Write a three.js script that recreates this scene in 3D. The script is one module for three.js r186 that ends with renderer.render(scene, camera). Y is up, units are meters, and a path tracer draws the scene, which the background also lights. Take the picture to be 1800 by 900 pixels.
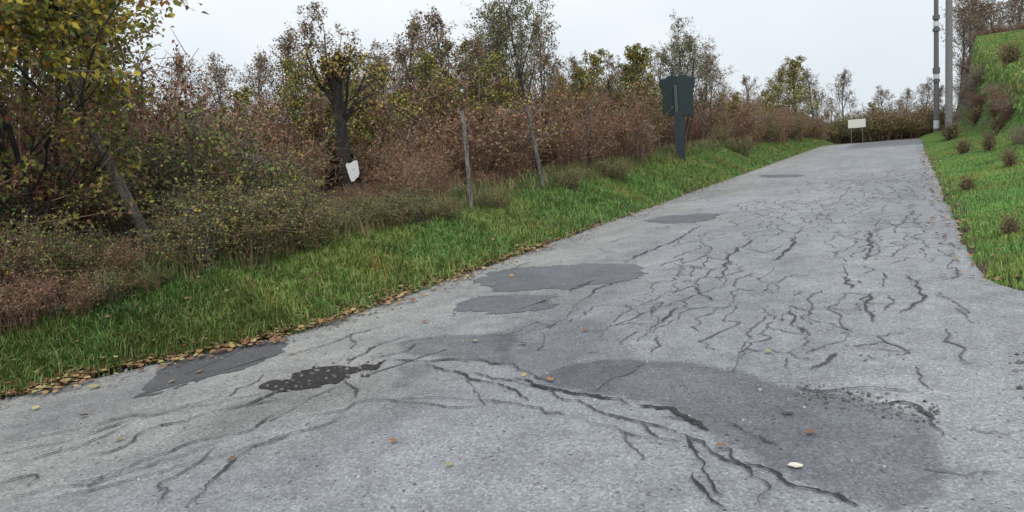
import * as THREE from 'three';
import { mergeGeometries } from 'three/addons/utils/BufferGeometryUtils.js';

// ---------------------------------------------------------------- camera, sky, sun, exposure
const scene = new THREE.Scene();
const EYE = new THREE.Vector3(0, 1.5, 0), FPX = 1300;              // focal length in photo pixels (1800 x 900)
const camera = new THREE.PerspectiveCamera(2 * Math.atan(450 / FPX) * 180 / Math.PI, 2, 0.05, 3000);
const fwdC = new THREE.Vector3((1601 - 900) / FPX, (450 - 200) / FPX, -1).normalize();   // the road's direction in the camera
const upC = new THREE.Vector3().crossVectors(new THREE.Vector3(1, 0.0856, 0), fwdC).normalize();
if (upC.y < 0) upC.negate();
const rightC = new THREE.Vector3().crossVectors(fwdC, upC);
camera.position.copy(EYE);
camera.quaternion.setFromRotationMatrix(new THREE.Matrix4().set(
  rightC.x, rightC.y, rightC.z, 0, upC.x, upC.y, upC.z, 0, -fwdC.x, -fwdC.y, -fwdC.z, 0, 0, 0, 0, 1));
scene.add(camera);

const renderer = new THREE.WebGLRenderer({ antialias: true });
renderer.toneMapping = THREE.LinearToneMapping;
renderer.toneMappingExposure = 1.0;
renderer.shadowMap.enabled = true;

// ---------------------------------------------------------------- noise and random numbers
function rng(seed) { let a = seed >>> 0; return () => { a = (a + 0x6D2B79F5) >>> 0; let t = a; t = Math.imul(t ^ (t >>> 15), t | 1); t ^= t + Math.imul(t ^ (t >>> 7), t | 61); return ((t ^ (t >>> 14)) >>> 0) / 4294967296; }; }
const hash = (x, y, s) => { let h = Math.imul(x, 374761393) + Math.imul(y, 668265263) + Math.imul(s, 1274126177); h = Math.imul(h ^ (h >>> 13), 1274126177); return ((h ^ (h >>> 16)) >>> 0) / 4294967296; };
function vnoise(x, y, s = 0) {
  const i = Math.floor(x), j = Math.floor(y); let u = x - i, v = y - j; u = u * u * (3 - 2 * u); v = v * v * (3 - 2 * v);
  const a = hash(i, j, s), b = hash(i + 1, j, s), c = hash(i, j + 1, s), d = hash(i + 1, j + 1, s);
  return a + (b - a) * u + (c - a) * v + (a - b - c + d) * u * v;
}
function fbm(x, y, o = 4, s = 0) { let r = 0, k = 0.5, t = 0; for (let n = 0; n < o; n++) { r += k * vnoise(x, y, s + n); t += k; k *= 0.5; x = x * 2.03 + 17.1; y = y * 2.03 + 5.3; } return r / t; }
const clamp = (x, a = 0, b = 1) => Math.min(b, Math.max(a, x));
const smooth = (a, b, x) => { const t = clamp((x - a) / (b - a)); return t * t * (3 - 2 * t); };
const lerp = (a, b, t) => a + (b - a) * t;
function table(t, x) { if (x <= t[0][0]) return t[0][1]; for (let i = 1; i < t.length; i++) if (x <= t[i][0]) return lerp(t[i - 1][1], t[i][1], (x - t[i - 1][0]) / (t[i][0] - t[i - 1][0])); return t[t.length - 1][1]; }

// overcast sky: brighter towards the zenith, faint soft cloud streaks
{
  const W = 512, H = 256, d = new Float32Array(W * H * 4);
  for (let j = 0; j < H; j++) for (let i = 0; i < W; i++) {
    const el = (j + 0.5) / H * Math.PI - Math.PI / 2, az = i / W * Math.PI * 2;
    const up = Math.max(0, Math.sin(el));
    const cx = Math.cos(az) * Math.cos(el), cz = Math.sin(az) * Math.cos(el);
    const cl = fbm(cx * 3 / (up + 0.35) + 40, cz * 3 / (up + 0.35) + 40, 5, 3);
    const L = (0.83 + 0.62 * up) * (0.94 + 0.12 * cl), k = (j * W + i) * 4;
    d[k] = L * (0.905 + 0.06 * cl); d[k + 1] = L * (1.0 + 0.01 * cl); d[k + 2] = L * (1.085 - 0.03 * cl); d[k + 3] = 1;
  }
  const t = new THREE.DataTexture(d, W, H, THREE.RGBAFormat, THREE.FloatType);
  t.mapping = THREE.EquirectangularReflectionMapping; t.magFilter = THREE.LinearFilter; t.minFilter = THREE.LinearFilter; t.wrapS = THREE.RepeatWrapping; t.needsUpdate = true;
  scene.background = t; scene.environment = t;
}
const sun = new THREE.DirectionalLight(0xfff4e6, 1.4);
sun.position.set(35, 70, 30); sun.castShadow = true; sun.shadow.radius = 40; sun.shadow.mapSize.set(2048, 2048);
Object.assign(sun.shadow.camera, { left: -70, right: 70, top: 70, bottom: -70, near: 1, far: 250 });
sun.target.position.set(-5, 0, -25); scene.add(sun, sun.target);

// ---------------------------------------------------------------- naming helpers
const taken = {};
function numbered(n) { const k = taken[n] = (taken[n] ?? -1) + 1; return k ? `${n}_${String(k).padStart(3, '0')}` : n; }
function shadow(o) { o.traverse(m => { if (m.isMesh) { m.castShadow = true; m.receiveShadow = true; } }); return o; }
function tag(o, label, category, group) { Object.assign(o.userData, { label, category }); if (group) o.userData.group = group; return o; }
function thing(name, label, category, pos = [0, 0, 0], turn = 0, group) {
  const o = new THREE.Group(); o.name = numbered(name); o.position.set(...pos); o.rotation.y = turn; scene.add(o); return tag(o, label, category, group);
}
function part(name, geo, mat, parent, kind) { const m = new THREE.Mesh(geo, mat); m.name = name; m.castShadow = m.receiveShadow = true; if (kind) m.userData.kind = kind; parent.add(m); return m; }
function structure(name, geo, mat) { const m = part(name, geo, mat, scene, 'structure'); return m; }
const rgb = (r, g, b) => new THREE.Color().setRGB(r, g, b);
const srgb = (r, g, b) => new THREE.Color(`rgb(${r},${g},${b})`);

// ---------------------------------------------------------------- the lie of the land (y = 0 is the road)
const LEFT = [[-30, -30], [-4, -16], [0, -8.2], [1.6, -6.75], [2.75, -5.95], [3.7, -5.55], [4.4, -5.1], [5, -4.92], [60, -4.9]];
const RIGHT = [[-30, 9], [4.5, 8], [5.6, 5], [6.2, 2.6], [6.7, 1.4], [7.05, 0.9], [7.5, 0.62], [8.2, 0.53], [60, 0.5]];
const edgeL = Z => table(LEFT, Z) + (vnoise(Z * 1.7, 3, 8) - 0.5) * 0.12 + (vnoise(Z * 7, 9, 8) - 0.5) * 0.06;
const edgeR = Z => table(RIGHT, Z) + (vnoise(Z * 1.3, 5, 9) - 0.5) * 0.10 + (vnoise(Z * 6, 2, 9) - 0.5) * 0.05;
const roadY = Z => Z > 45 ? -0.0014 * (Z - 45) ** 2 : 0;
const bankL = [[0, 0.36], [5, 0.42], [9, 0.52], [14, 0.62], [20, 0.74], [30, 0.8], [45, 0.6], [60, 0.35]];
const hillTop = Z => (0.3 + 0.125 * Math.max(0, Math.min(Z, 84) - 18)) * (1 - smooth(88, 125, Z));
function land(x, z) {
  const Z = -z, l = table(LEFT, Z), r = table(RIGHT, Z);
  const uneven = (fbm(x * 0.7, z * 0.7, 3, 21) - 0.5) * 0.16 + (fbm(x * 3.1, z * 3.1, 2, 22) - 0.5) * 0.05;
  const base = Math.max(-1.2, roadY(Math.min(Z, 62)));
  if (Z > 57) {                                                    // beyond the crest
    const left = 0.5, t = smooth(57, 60, Z);
    const beyond = -0.42 + uneven + (x > 1.6 ? smooth(0.052 * Math.min(Z, 84) - 0.2, 0.052 * Math.min(Z, 84) + 1.3, x) * hillTop(Z) : 0) + (x < -4.9 ? left * smooth(0, 2, -4.9 - x) : 0);
    return lerp(land0(x, z, l, r, base, uneven), beyond, t);
  }
  return land0(x, z, l, r, base, uneven);
}
function land0(x, z, l, r, base, uneven) {
  const Z = -z;
  if (x < l + 0.1) { const u = l + 0.1 - x; return base * Math.exp(-u) - 0.03 + smooth(0, 0.5, u) * 0.1 + table(bankL, Z) * smooth(0, 2.1, u) + 0.018 * Math.min(u, 60) + uneven * smooth(0, 0.8, u); }
  if (x > r - 0.1) {
    const u = x - r + 0.1, far = smooth(7, 9, Z), near = Math.min(u, 2.6) * 0.15 * far;
    const f0 = Math.max(2.2, 0.052 * Math.min(Z, 84) - 0.7), face = smooth(f0, f0 + 1.5, u), hill = Math.max(0, hillTop(Z) - near);
    return base * Math.exp(-u) - 0.03 + near + smooth(0, 0.4, u) * 0.06 + face * hill + 0.05 * Math.max(0, Math.min(u, 30) - 4) + uneven * smooth(0, 0.8, u) * 0.8;
  }
  return base - 0.06;
}
// pixel of the photograph -> point on the land (or on the road's plane)
function ray(px, py) { const v = new THREE.Vector3((px - 900) / FPX, (450 - py) / FPX, -1); return new THREE.Vector3(rightC.dot(v), upC.dot(v), -fwdC.dot(v)); }
function onRoad(px, py, y = 0) { const d = ray(px, py), t = (y - EYE.y) / d.y; return new THREE.Vector3(EYE.x + d.x * t, y, EYE.z + d.z * t); }
function onLand(px, py) { const d = ray(px, py); for (let t = 1; t < 200; t *= 1.002) { const x = d.x * t, y = EYE.y + d.y * t, z = d.z * t; if (y < land(x, z)) return new THREE.Vector3(x, land(x, z), z); } return null; }
function alongRay(px, py, depth) { return ray(px, py).multiplyScalar(depth).add(EYE); }   // depth measured along the lens
const depthOf = p => { const v = new THREE.Vector3(p.x, p.y - EYE.y, p.z), c = new THREE.Vector3(-rightC.z, -upC.z, fwdC.z); return v.dot(c); };

// ---------------------------------------------------------------- textures and materials
function dataTexture(W, H, fill, srgbSpace = false) {
  const d = new Uint8Array(W * H * 4);
  fill(d);
  const t = new THREE.DataTexture(d, W, H); t.wrapS = t.wrapT = THREE.RepeatWrapping; t.magFilter = THREE.LinearFilter; t.minFilter = THREE.LinearMipmapLinearFilter; t.generateMipmaps = true;
  if (srgbSpace) t.colorSpace = THREE.SRGBColorSpace; t.needsUpdate = true; return t;
}
// stones of an asphalt surface, tiling; mean near 0.72
function stones(seed, W, n, rmin, rmax, contrast) {
  const R = rng(seed), f = new Float32Array(W * W).fill(0.62), h = new Float32Array(W * W).fill(0.2);
  for (let k = 0; k < n; k++) {
    const cx = R() * W, cy = R() * W, r = rmin + (rmax - rmin) * R() ** 2.2, v = 0.7 + (R() - 0.5) * contrast * 1.5 + (R() < 0.05 ? -0.28 : 0) + (R() < 0.05 ? 0.22 : 0), e = 0.6 + R() * 0.8, a = R() * 3.14, ca = Math.cos(a), sa = Math.sin(a), hh = 0.4 + 0.6 * R();
    const q = Math.ceil(r * 1.5);
    for (let j = -q; j <= q; j++) for (let i = -q; i <= q; i++) {
      const u = (i * ca + j * sa) / r * e, w = (-i * sa + j * ca) / r / e, d2 = u * u + w * w;
      if (d2 < 1) { const x = ((Math.round(cx + i) % W) + W) % W, y = ((Math.round(cy + j) % W) + W) % W; f[y * W + x] = v; h[y * W + x] = hh * Math.sqrt(1 - d2 * 0.8); }
    }
  }
  return [f, h];
}
const [stoneF, stoneH] = stones(5, 1024, 90000, 1.1, 4.2, 0.34);
const asphaltMap = dataTexture(1024, 1024, d => { const R = rng(8); for (let k = 0; k < 1048576; k++) { const v = clamp(stoneF[k] + (R() - 0.5) * 0.08) * 255, t = (R() - 0.5) * 1.5; d[k * 4] = v + t; d[k * 4 + 1] = v; d[k * 4 + 2] = v - t; d[k * 4 + 3] = 255; } });
const asphaltBump = dataTexture(1024, 1024, d => { for (let k = 0; k < 1048576; k++) { d[k * 4] = d[k * 4 + 1] = d[k * 4 + 2] = clamp(stoneH[k]) * 255; d[k * 4 + 3] = 255; } });
const asphaltMat = (c, vc = false) => new THREE.MeshStandardMaterial({ color: c, map: asphaltMap, bumpMap: asphaltBump, bumpScale: 0.004, roughness: 0.93, vertexColors: vc });
const barkMap = dataTexture(256, 512, d => { for (let j = 0; j < 512; j++) for (let i = 0; i < 256; i++) { const k = (j * 256 + i) * 4, ridge = Math.abs(fbm(i / 20, j / 90, 4, 120) * 2 - 1), lich = smooth(0.56, 0.66, fbm(i / 60, j / 60, 4, 130)), v = clamp(0.45 + ridge * 1.1 + (fbm(i / 5, j / 9, 2, 125) - 0.5) * 0.5 + lich * 0.35) * 255; d[k] = v; d[k + 1] = v; d[k + 2] = v * 0.97; d[k + 3] = 255; } });
const patchMap = dataTexture(1024, 1024, d => { const R = rng(18); for (let j = 0; j < 1024; j++) for (let i = 0; i < 1024; i++) { const k = j * 1024 + i, b = 1 + (fbm(i / 110, j / 110, 4, 95) - 0.5) * 0.5 + (fbm(i / 24, j / 24, 2, 97) - 0.5) * 0.22, v = clamp((stoneF[k] * 0.75 + 0.17 + (R() - 0.5) * 0.06) * b) * 255; d[k * 4] = d[k * 4 + 1] = d[k * 4 + 2] = v; d[k * 4 + 3] = 255; } });
const patchMat = c => new THREE.MeshStandardMaterial({ color: c, map: patchMap, bumpMap: asphaltBump, bumpScale: 0.003, roughness: 0.93 });
const M = {
  road: asphaltMat(0xffffff, true),
  patch: [rgb(0.16, 0.164, 0.178), rgb(0.185, 0.19, 0.205), rgb(0.215, 0.219, 0.229), rgb(0.235, 0.238, 0.245)].map(patchMat),
  fresh: patchMat(rgb(0.115, 0.115, 0.122)),
  soil: new THREE.MeshStandardMaterial({ color: rgb(0.036, 0.03, 0.027), map: asphaltMap, bumpMap: asphaltBump, bumpScale: 0.01, roughness: 1 }),
  crack: [0.04, 0.07, 0.11].map(v => new THREE.MeshStandardMaterial({ color: rgb(v, v, v * 1.03), map: asphaltMap, roughness: 1 })),
  earth: new THREE.MeshStandardMaterial({ color: 0xffffff, vertexColors: true, roughness: 1, bumpMap: asphaltBump, bumpScale: 0.02 }),
  leaf: new THREE.MeshPhysicalMaterial({ vertexColors: true, roughness: 0.85, transmission: 0.3, thickness: 0, side: THREE.DoubleSide, specularIntensity: 0.4 }),
  dryLeaf: new THREE.MeshStandardMaterial({ vertexColors: true, roughness: 0.9, side: THREE.DoubleSide }),
  bark: new THREE.MeshStandardMaterial({ vertexColors: true, roughness: 0.95, map: barkMap, bumpMap: barkMap, bumpScale: 0.02 }),
  twig: new THREE.MeshStandardMaterial({ vertexColors: true, roughness: 0.95 }),
  blade: new THREE.MeshStandardMaterial({ color: 0xffffff, vertexColors: true, roughness: 0.7, side: THREE.DoubleSide }),
  litter: new THREE.MeshStandardMaterial({ color: 0xffffff, roughness: 0.9, side: THREE.DoubleSide }),
  stone: new THREE.MeshStandardMaterial({ color: 0xffffff, roughness: 0.95 }),
};

// ---------------------------------------------------------------- ground
function spaced(a, b, steps) { const r = [a]; let x = a; while (x < b) { x += steps(x); r.push(Math.min(x, b)); } return r; }
{
  const xs = spaced(-600, 600, x => { const d = Math.max(0, Math.abs(x + 2.5) - 8); return 0.16 + d * 0.09; });
  const zs = spaced(-700, 60, z => { const d = Math.max(0, -12 - z, z); return 0.2 + d * 0.035; });
  const nx = xs.length, nz = zs.length, p = new Float32Array(nx * nz * 3), c = new Float32Array(nx * nz * 3), uv = new Float32Array(nx * nz * 2), idx = [];
  for (let j = 0; j < nz; j++) for (let i = 0; i < nx; i++) {
    const k = j * nx + i, x = xs[i], z = zs[j], Z = -z, n = fbm(x * 1.1, z * 1.1, 4, 31), n2 = fbm(x * 5, z * 5, 2, 35);
    p.set([x, land(x, z), z], k * 3); uv.set([x / 0.8, z / 0.8], k * 2);
    const u = x < -2 ? table(LEFT, Z) - x : x - table(RIGHT, Z);
    const w = 1.9 + (n - 0.5) * 1.5;                                // grass gives way to leaf litter under the brush
    const grass = x < -2 ? smooth(0.02, 0.25, u) * (1 - smooth(w, w + 0.7, u)) : (Z > 24 && u > 0.052 * Math.min(Z, 84) - 0.9 && u < 0.052 * Math.min(Z, 84) + 0.7 ? 0.2 : 1) * smooth(0.05, 0.4, u);
    const g = [0.05 + 0.05 * n2, 0.085 + 0.05 * n2, 0.025], s = [0.085 + 0.06 * n2, 0.062 + 0.04 * n2, 0.043 + 0.02 * n2];
    for (let q = 0; q < 3; q++) c[k * 3 + q] = lerp(s[q], g[q], grass);
    if (i && j) { const a = k - nx - 1, b = k - nx, d = k - 1; idx.push(a, d, b, b, d, k); }
  }
  const g = new THREE.BufferGeometry(); g.setAttribute('position', new THREE.BufferAttribute(p, 3)); g.setAttribute('color', new THREE.BufferAttribute(c, 3)); g.setAttribute('uv', new THREE.BufferAttribute(uv, 2)); g.setIndex(idx); g.computeVertexNormals();
  tag(structure('ground', g, M.earth), 'grassy and leaf littered ground on both sides of the road', 'ground');
}

// ---------------------------------------------------------------- road
let road;
{
  // worn-in repair bands whose rims have blended with the old surface: [outline in the photo, tone, blue, blur]
  const bands = [
    [[[940, 664], [1000, 640], [1080, 632], [1200, 637], [1300, 652], [1400, 684], [1480, 692], [1560, 713], [1640, 742], [1654, 800], [1650, 870], [1570, 897], [1500, 884], [1405, 844], [1310, 797], [1250, 758], [1180, 717], [1090, 699], [1000, 689]], 0.6, 1.025, 0.022],
    [[[690, 604], [745, 592], [850, 587], [908, 588], [910, 600], [890, 618], [905, 640], [800, 632], [722, 624]], 0.58, 1.03, 0.03],
    [[[870, 590], [930, 560], [1040, 560], [1100, 590], [1130, 640], [1080, 690], [980, 682], [900, 645]], 0.74, 1.02, 0.07],
    [[[680, 678], [712, 660], [695, 648], [720, 638], [762, 640], [752, 660], [725, 676]], 0.74, 1.02, 0.03],
    [[[330, 772], [370, 735], [430, 705], [500, 680], [660, 660], [640, 700], [540, 720], [420, 752]], 0.84, 0.95, 0.1],
    [[[820, 560], [860, 510], [1000, 500], [1120, 480], [1160, 500], [1060, 530], [980, 560]], 0.86, 1.0, 0.12],
    [[[0, 745], [120, 700], [255, 660], [420, 615], [440, 640], [260, 705], [100, 760], [0, 790]], 0.85, 1.03, 0.12],
  ].map(([px, tone, blue, blur]) => { const q = px.map(([x, y]) => onRoad(x, y)); return { q, tone, blue, blur, x0: Math.min(...q.map(v => v.x)) - 0.3, x1: Math.max(...q.map(v => v.x)) + 0.3, z0: Math.min(...q.map(v => v.z)) - 0.3, z1: Math.max(...q.map(v => v.z)) + 0.3 }; });
  const inside = (b, x, z) => {                                     // signed distance to an outline, positive inside
    if (x < b.x0 || x > b.x1 || z < b.z0 || z > b.z1) return -1;
    let d = 1e9, inn = false; const q = b.q;
    for (let i = 0, j = q.length - 1; i < q.length; j = i++) { const A = q[j], B = q[i], ex = B.x - A.x, ez = B.z - A.z, t = clamp(((x - A.x) * ex + (z - A.z) * ez) / (ex * ex + ez * ez)); d = Math.min(d, Math.hypot(x - A.x - ex * t, z - A.z - ez * t)); if ((A.z > z) !== (B.z > z) && x < (B.x - A.x) * (z - A.z) / (B.z - A.z) + A.x) inn = !inn; }
    return inn ? d : -d;
  };
  const zs = spaced(-58, 20, z => z > -11 && z < 0 ? 0.042 : z > -17 && z < 1 ? 0.1 : 0.3), core = 138, wing = 10, nc = core + 2 * wing, p = [], c = [], uv = [], idx = [];
  zs.forEach((z, j) => {
    const Z = -z, l = edgeL(Z), r = edgeR(Z), cl = Math.max(l + 0.03, -5), cr = Math.min(r - 0.03, 0.62);
    for (let i = 0; i <= nc; i++) {
      const x = i < wing ? lerp(l, cl, i / wing) : i > nc - wing ? lerp(cr, r, (i - nc + wing) / wing) : lerp(cl, cr, (i - wing) / core);
      const rim = Math.min(i, nc - i) === 0 ? -0.035 : 0;
      p.push(x, roadY(Z) + rim, z); uv.push(x / 2.6, z / 2.6);
      const big = fbm(x * 0.5, z * 0.32, 4, 41) - 0.5, mid = fbm(x * 2.2, z * 1.4, 3, 45) - 0.5, spot = fbm(x * 9, z * 9, 3, 48) - 0.5, streak = fbm(x * 3.5, z * 0.25, 3, 57) - 0.5;
      const warm = smooth(-2.4, -4.6, x + big * 3) * 0.06 + 0.03 * mid + 0.03 * big;
      const fresh = smooth(40, 43, Z) * (1 - smooth(52, 54, Z)) * smooth(-3.4, -2.6, x);
      let v = (0.335 - 0.15 * fresh) * (1 + 0.34 * big + 0.36 * mid + 0.42 * spot + 0.22 * streak), blue = 1;
      if (Z < 12) for (const b of bands) { const d = inside(b, x, z); if (d > -0.3) { const f = smooth(-b.blur, b.blur, d + (fbm(x * 7, z * 7, 4, 59) - 0.5) * (0.07 + b.blur * 1.8)); v *= lerp(1, b.tone, f); blue *= lerp(1, b.blue, f); } }
      c.push(v * (0.99 + warm * 0.8), v * (1.015 + warm * 0.3), v * (1.065 - warm * 1.4) * blue);
    }
    if (j) for (let i = 0; i < nc; i++) { const a = (j - 1) * (nc + 1) + i, b = a + nc + 1; idx.push(a, b, a + 1, a + 1, b, b + 1); }
  });
  const g = new THREE.BufferGeometry(); g.setAttribute('position', new THREE.Float32BufferAttribute(p, 3)); g.setAttribute('color', new THREE.Float32BufferAttribute(c, 3)); g.setAttribute('uv', new THREE.Float32BufferAttribute(uv, 2)); g.setIndex(idx); g.computeVertexNormals();
  road = tag(structure('road', g, M.road), 'worn grey asphalt lane with patches and cracks climbing to a crest', 'road');
}
// outlines traced on the road's plane: smoothed, then frayed
function outline(px, fray, seed, step = 0.02) {
  const pts = px.map(([x, y]) => onRoad(x, y)), curve = new THREE.CatmullRomCurve3(pts, true, 'centripetal'), n = Math.min(900, Math.max(40, Math.round(curve.getLength() / step)));
  return curve.getSpacedPoints(n).slice(0, n).map((p, i) => { const a = (fbm(p.x * 9, p.z * 9, 5, seed) - 0.5) * fray * 3.4, b = (fbm(p.x * 9, p.z * 9, 5, seed + 7) - 0.5) * fray * 3.4; return new THREE.Vector2(p.x + a, -(p.z + b)); });
}
function sheet(name, px, mat, lift, fray, seed) {
  const s = new THREE.Shape(outline(px, fray, seed)), g = new THREE.ShapeGeometry(s); g.rotateX(-Math.PI / 2); g.translate(0, lift, 0);
  const q = g.attributes.position, uv = g.attributes.uv; for (let i = 0; i < q.count; i++) uv.setXY(i, q.getX(i) / 3.2 + seed * 0.37, q.getZ(i) / 3.2); g.computeVertexNormals();
  return part(name, g, mat, road);
}
sheet('asphalt_patch', [[834, 496], [848, 486], [885, 475], [940, 469], [1020, 465], [1095, 462], [1130, 484], [1100, 494], [1040, 501], [975, 508], [905, 513], [868, 506]], M.patch[0], 0.004, 0.1, 5);
sheet('asphalt_patch', [[806, 541], [826, 527], [880, 520], [975, 518], [970, 530], [955, 545], [890, 550], [832, 548]], M.patch[0], 0.004, 0.1, 6);
sheet('asphalt_patch', [[1140, 389], [1160, 381], [1250, 376], [1262, 380], [1240, 388], [1180, 393]], M.patch[0], 0.004, 0.1, 10);
sheet('asphalt_patch', [[1340, 308], [1404, 307], [1402, 311], [1348, 312]], M.patch[0], 0.004, 0.12, 11);
sheet('asphalt_patch', [[252, 695], [268, 664], [322, 632], [400, 610], [490, 598], [514, 600], [490, 620], [430, 645], [330, 676]], M.fresh, 0.004, 0.09, 12);
sheet('asphalt_patch', [[648, 534], [676, 518], [716, 512], [700, 522], [672, 532]], M.patch[1], 0.004, 0.04, 14);
sheet('pothole_soil', [[466, 684], [498, 664], [545, 652], [590, 647], [630, 650], [684, 632], [676, 640], [626, 656], [602, 672], [560, 681], [515, 686]], M.soil, 0.006, 0.09, 15);

let crackSeed = 100;
function crack(px, w, tone = 1, thin = 0.5) {
  w *= 0.6;
  const seed = crackSeed++, pts = (px[0].isVector3 ? px : px.map(([x, y]) => onRoad(x, y)));
  const curve = new THREE.CatmullRomCurve3(pts, false, 'centripetal'), L = curve.getLength(), n = Math.max(10, Math.round(L / 0.018)), p = [], uv = [], idx = [];
  const q = curve.getSpacedPoints(n);
  for (let i = 0; i <= n; i++) {
    const a = q[Math.max(0, i - 1)], b = q[Math.min(n, i + 1)], tx = b.x - a.x, tz = b.z - a.z, l = Math.hypot(tx, tz) || 1, nx = -tz / l, nz = tx / l, s = i * L / n;
    const wob = (fbm(s * 7, seed, 5, 61) - 0.5) * 0.11, taper = Math.min(1, (i + 0.5) / n * 7, (n - i + 0.5) / n * 7);
    const ww = w * taper * (thin + (1 - thin) * 1.8 * Math.max(0, fbm(s * 7, seed, 4, 62) * 2.4 - 0.75)) * 0.5;
    const e1 = ww * (0.35 + 1.3 * hash(i, seed, 1)), e2 = ww * (0.35 + 1.3 * hash(i, seed, 2));
    p.push(q[i].x + nx * (wob + e1), 0.011, q[i].z + nz * (wob + e1), q[i].x + nx * (wob - e2), 0.011, q[i].z + nz * (wob - e2)); uv.push((q[i].x + nx * e1) / 1.3, (q[i].z + nz * e1) / 1.3, (q[i].x - nx * e2) / 1.3, (q[i].z - nz * e2) / 1.3);
    if (i) { const k = i * 2; idx.push(k - 2, k, k - 1, k - 1, k, k + 1); }
  }
  const g = new THREE.BufferGeometry(); g.setAttribute('position', new THREE.Float32BufferAttribute(p, 3)); g.setAttribute('uv', new THREE.Float32BufferAttribute(uv, 2)); g.setIndex(idx); g.computeVertexNormals();
  for (let i = 0; i < p.length / 3; i++) g.attributes.normal.setXYZ(i, 0, 1, 0);
  part('crack', g, M.crack[tone], road);
}
[
  [[[31, 822], [89, 801], [152, 780], [194, 762], [233, 745]], 0.022, 1],
  [[[113, 818], [160, 801], [194, 797], [230, 780], [249, 764], [288, 750], [323, 743], [350, 733], [428, 717], [513, 702]], 0.022, 1],
  [[[0, 850], [23, 846], [58, 840], [43, 859]], 0.02, 1],
  [[[105, 851], [148, 844], [175, 840], [226, 824], [272, 807], [331, 783], [389, 768], [436, 758], [459, 741], [506, 721]], 0.02, 1], [[[175, 840], [161, 857]], 0.018, 1],
  [[[323, 898], [335, 881], [358, 865], [381, 842], [393, 828], [420, 809], [467, 780], [498, 760]], 0.019, 1],
  [[[272, 898], [290, 869], [300, 861], [288, 855], [303, 842], [354, 807], [381, 783]], 0.015, 2],
  [[[517, 745], [556, 733], [599, 721], [650, 705], [733, 707], [800, 715], [840, 712], [900, 700]], 0.017, 2],
  [[[600, 672], [622, 680], [632, 700]], 0.03, 1], [[[430, 715], [480, 690], [520, 668]], 0.035, 1],
  [[[660, 632], [700, 622], [735, 605]], 0.04, 1], [[[500, 625], [560, 612], [620, 590], [670, 575]], 0.02, 2], [[[610, 640], [660, 610], [720, 592]], 0.03, 1],
  [[[1118, 717], [1170, 721], [1215, 738], [1254, 758]], 0.062, 0, 0.7], [[[1160, 735], [1200, 742], [1230, 756]], 0.026, 1],
  [[[905, 665], [957, 682], [993, 690], [1033, 695], [1090, 708], [1120, 716]], 0.036, 0],
  [[[750, 640], [800, 657], [833, 667], [867, 677], [900, 690], [930, 708]], 0.028, 0], [[[900, 640], [930, 660], [960, 672]], 0.02, 1],
  [[[690, 632], [760, 636], [800, 633], [830, 635], [870, 638], [905, 641]], 0.035, 1],
  [[[1200, 768], [1204, 786], [1244, 826], [1262, 857], [1284, 879]], 0.024, 0], [[[1227, 834], [1222, 857], [1242, 883], [1267, 899]], 0.02, 0],
  [[[1267, 786], [1307, 815], [1329, 843], [1342, 866], [1347, 894]], 0.02, 1], [[[1307, 815], [1364, 834], [1400, 857], [1444, 861], [1484, 881], [1507, 897]], 0.028, 0],
  [[[1120, 750], [1164, 772], [1200, 782]], 0.018, 1], [[[1278, 748], [1302, 754], [1338, 772], [1366, 786]], 0.022, 1], [[[1372, 728], [1394, 728]], 0.035, 1],
  [[[1400, 682], [1440, 688], [1500, 684], [1560, 684], [1610, 690]], 0.035, 1], [[[1540, 712], [1580, 710], [1612, 718], [1640, 735], [1655, 770]], 0.03, 1],
  [[[1393, 549], [1390, 566], [1408, 588]], 0.03, 1], [[[1225, 503], [1236, 518], [1251, 530]], 0.028, 1], [[[1400, 415], [1385, 440], [1354, 464]], 0.045, 1], [[[1330, 417], [1282, 450], [1276, 475], [1266, 495]], 0.045, 1],
  [[[1525, 405], [1531, 440], [1519, 462]], 0.04, 1], [[[1537, 514], [1520, 534], [1542, 569]], 0.03, 1], [[[1579, 483], [1612, 499], [1622, 522], [1603, 538], [1585, 553]], 0.035, 1], [[[1556, 479], [1552, 507]], 0.03, 1], [[[1486, 487], [1494, 508]], 0.03, 1],
  [[[1190, 540], [1167, 569]], 0.026, 1], [[[1418, 650], [1446, 640], [1480, 623]], 0.026, 1], [[[1392, 632], [1380, 650]], 0.024, 1], [[[1255, 377], [1300, 374]], 0.06, 1],
  [[[1000, 515], [1028, 500], [1050, 493]], 0.045, 1], [[[1020, 532], [1048, 510], [1085, 496]], 0.03, 1], [[[1095, 462], [1130, 446], [1180, 426], [1235, 396]], 0.05, 2],
  [[[0, 800], [120, 775], [250, 736], [360, 712], [470, 690]], 0.02, 2, 0.5], [[[60, 884], [200, 852], [330, 815], [450, 785], [560, 750], [640, 725]], 0.018, 2, 0.5], [[[0, 780], [100, 762], [200, 740], [300, 722], [420, 690]], 0.018, 2, 0.5], [[[0, 870], [90, 862], [190, 842], [300, 806], [420, 770]], 0.016, 2, 0.5],
  [[[640, 706], [760, 700], [900, 712], [1020, 738], [1130, 772], [1200, 800]], 0.018, 2, 0.4], [[[780, 648], [900, 670], [1010, 708], [1100, 738], [1200, 770], [1290, 810], [1390, 860]], 0.02, 1, 0.4],
].forEach(a => crack(...a));
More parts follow.
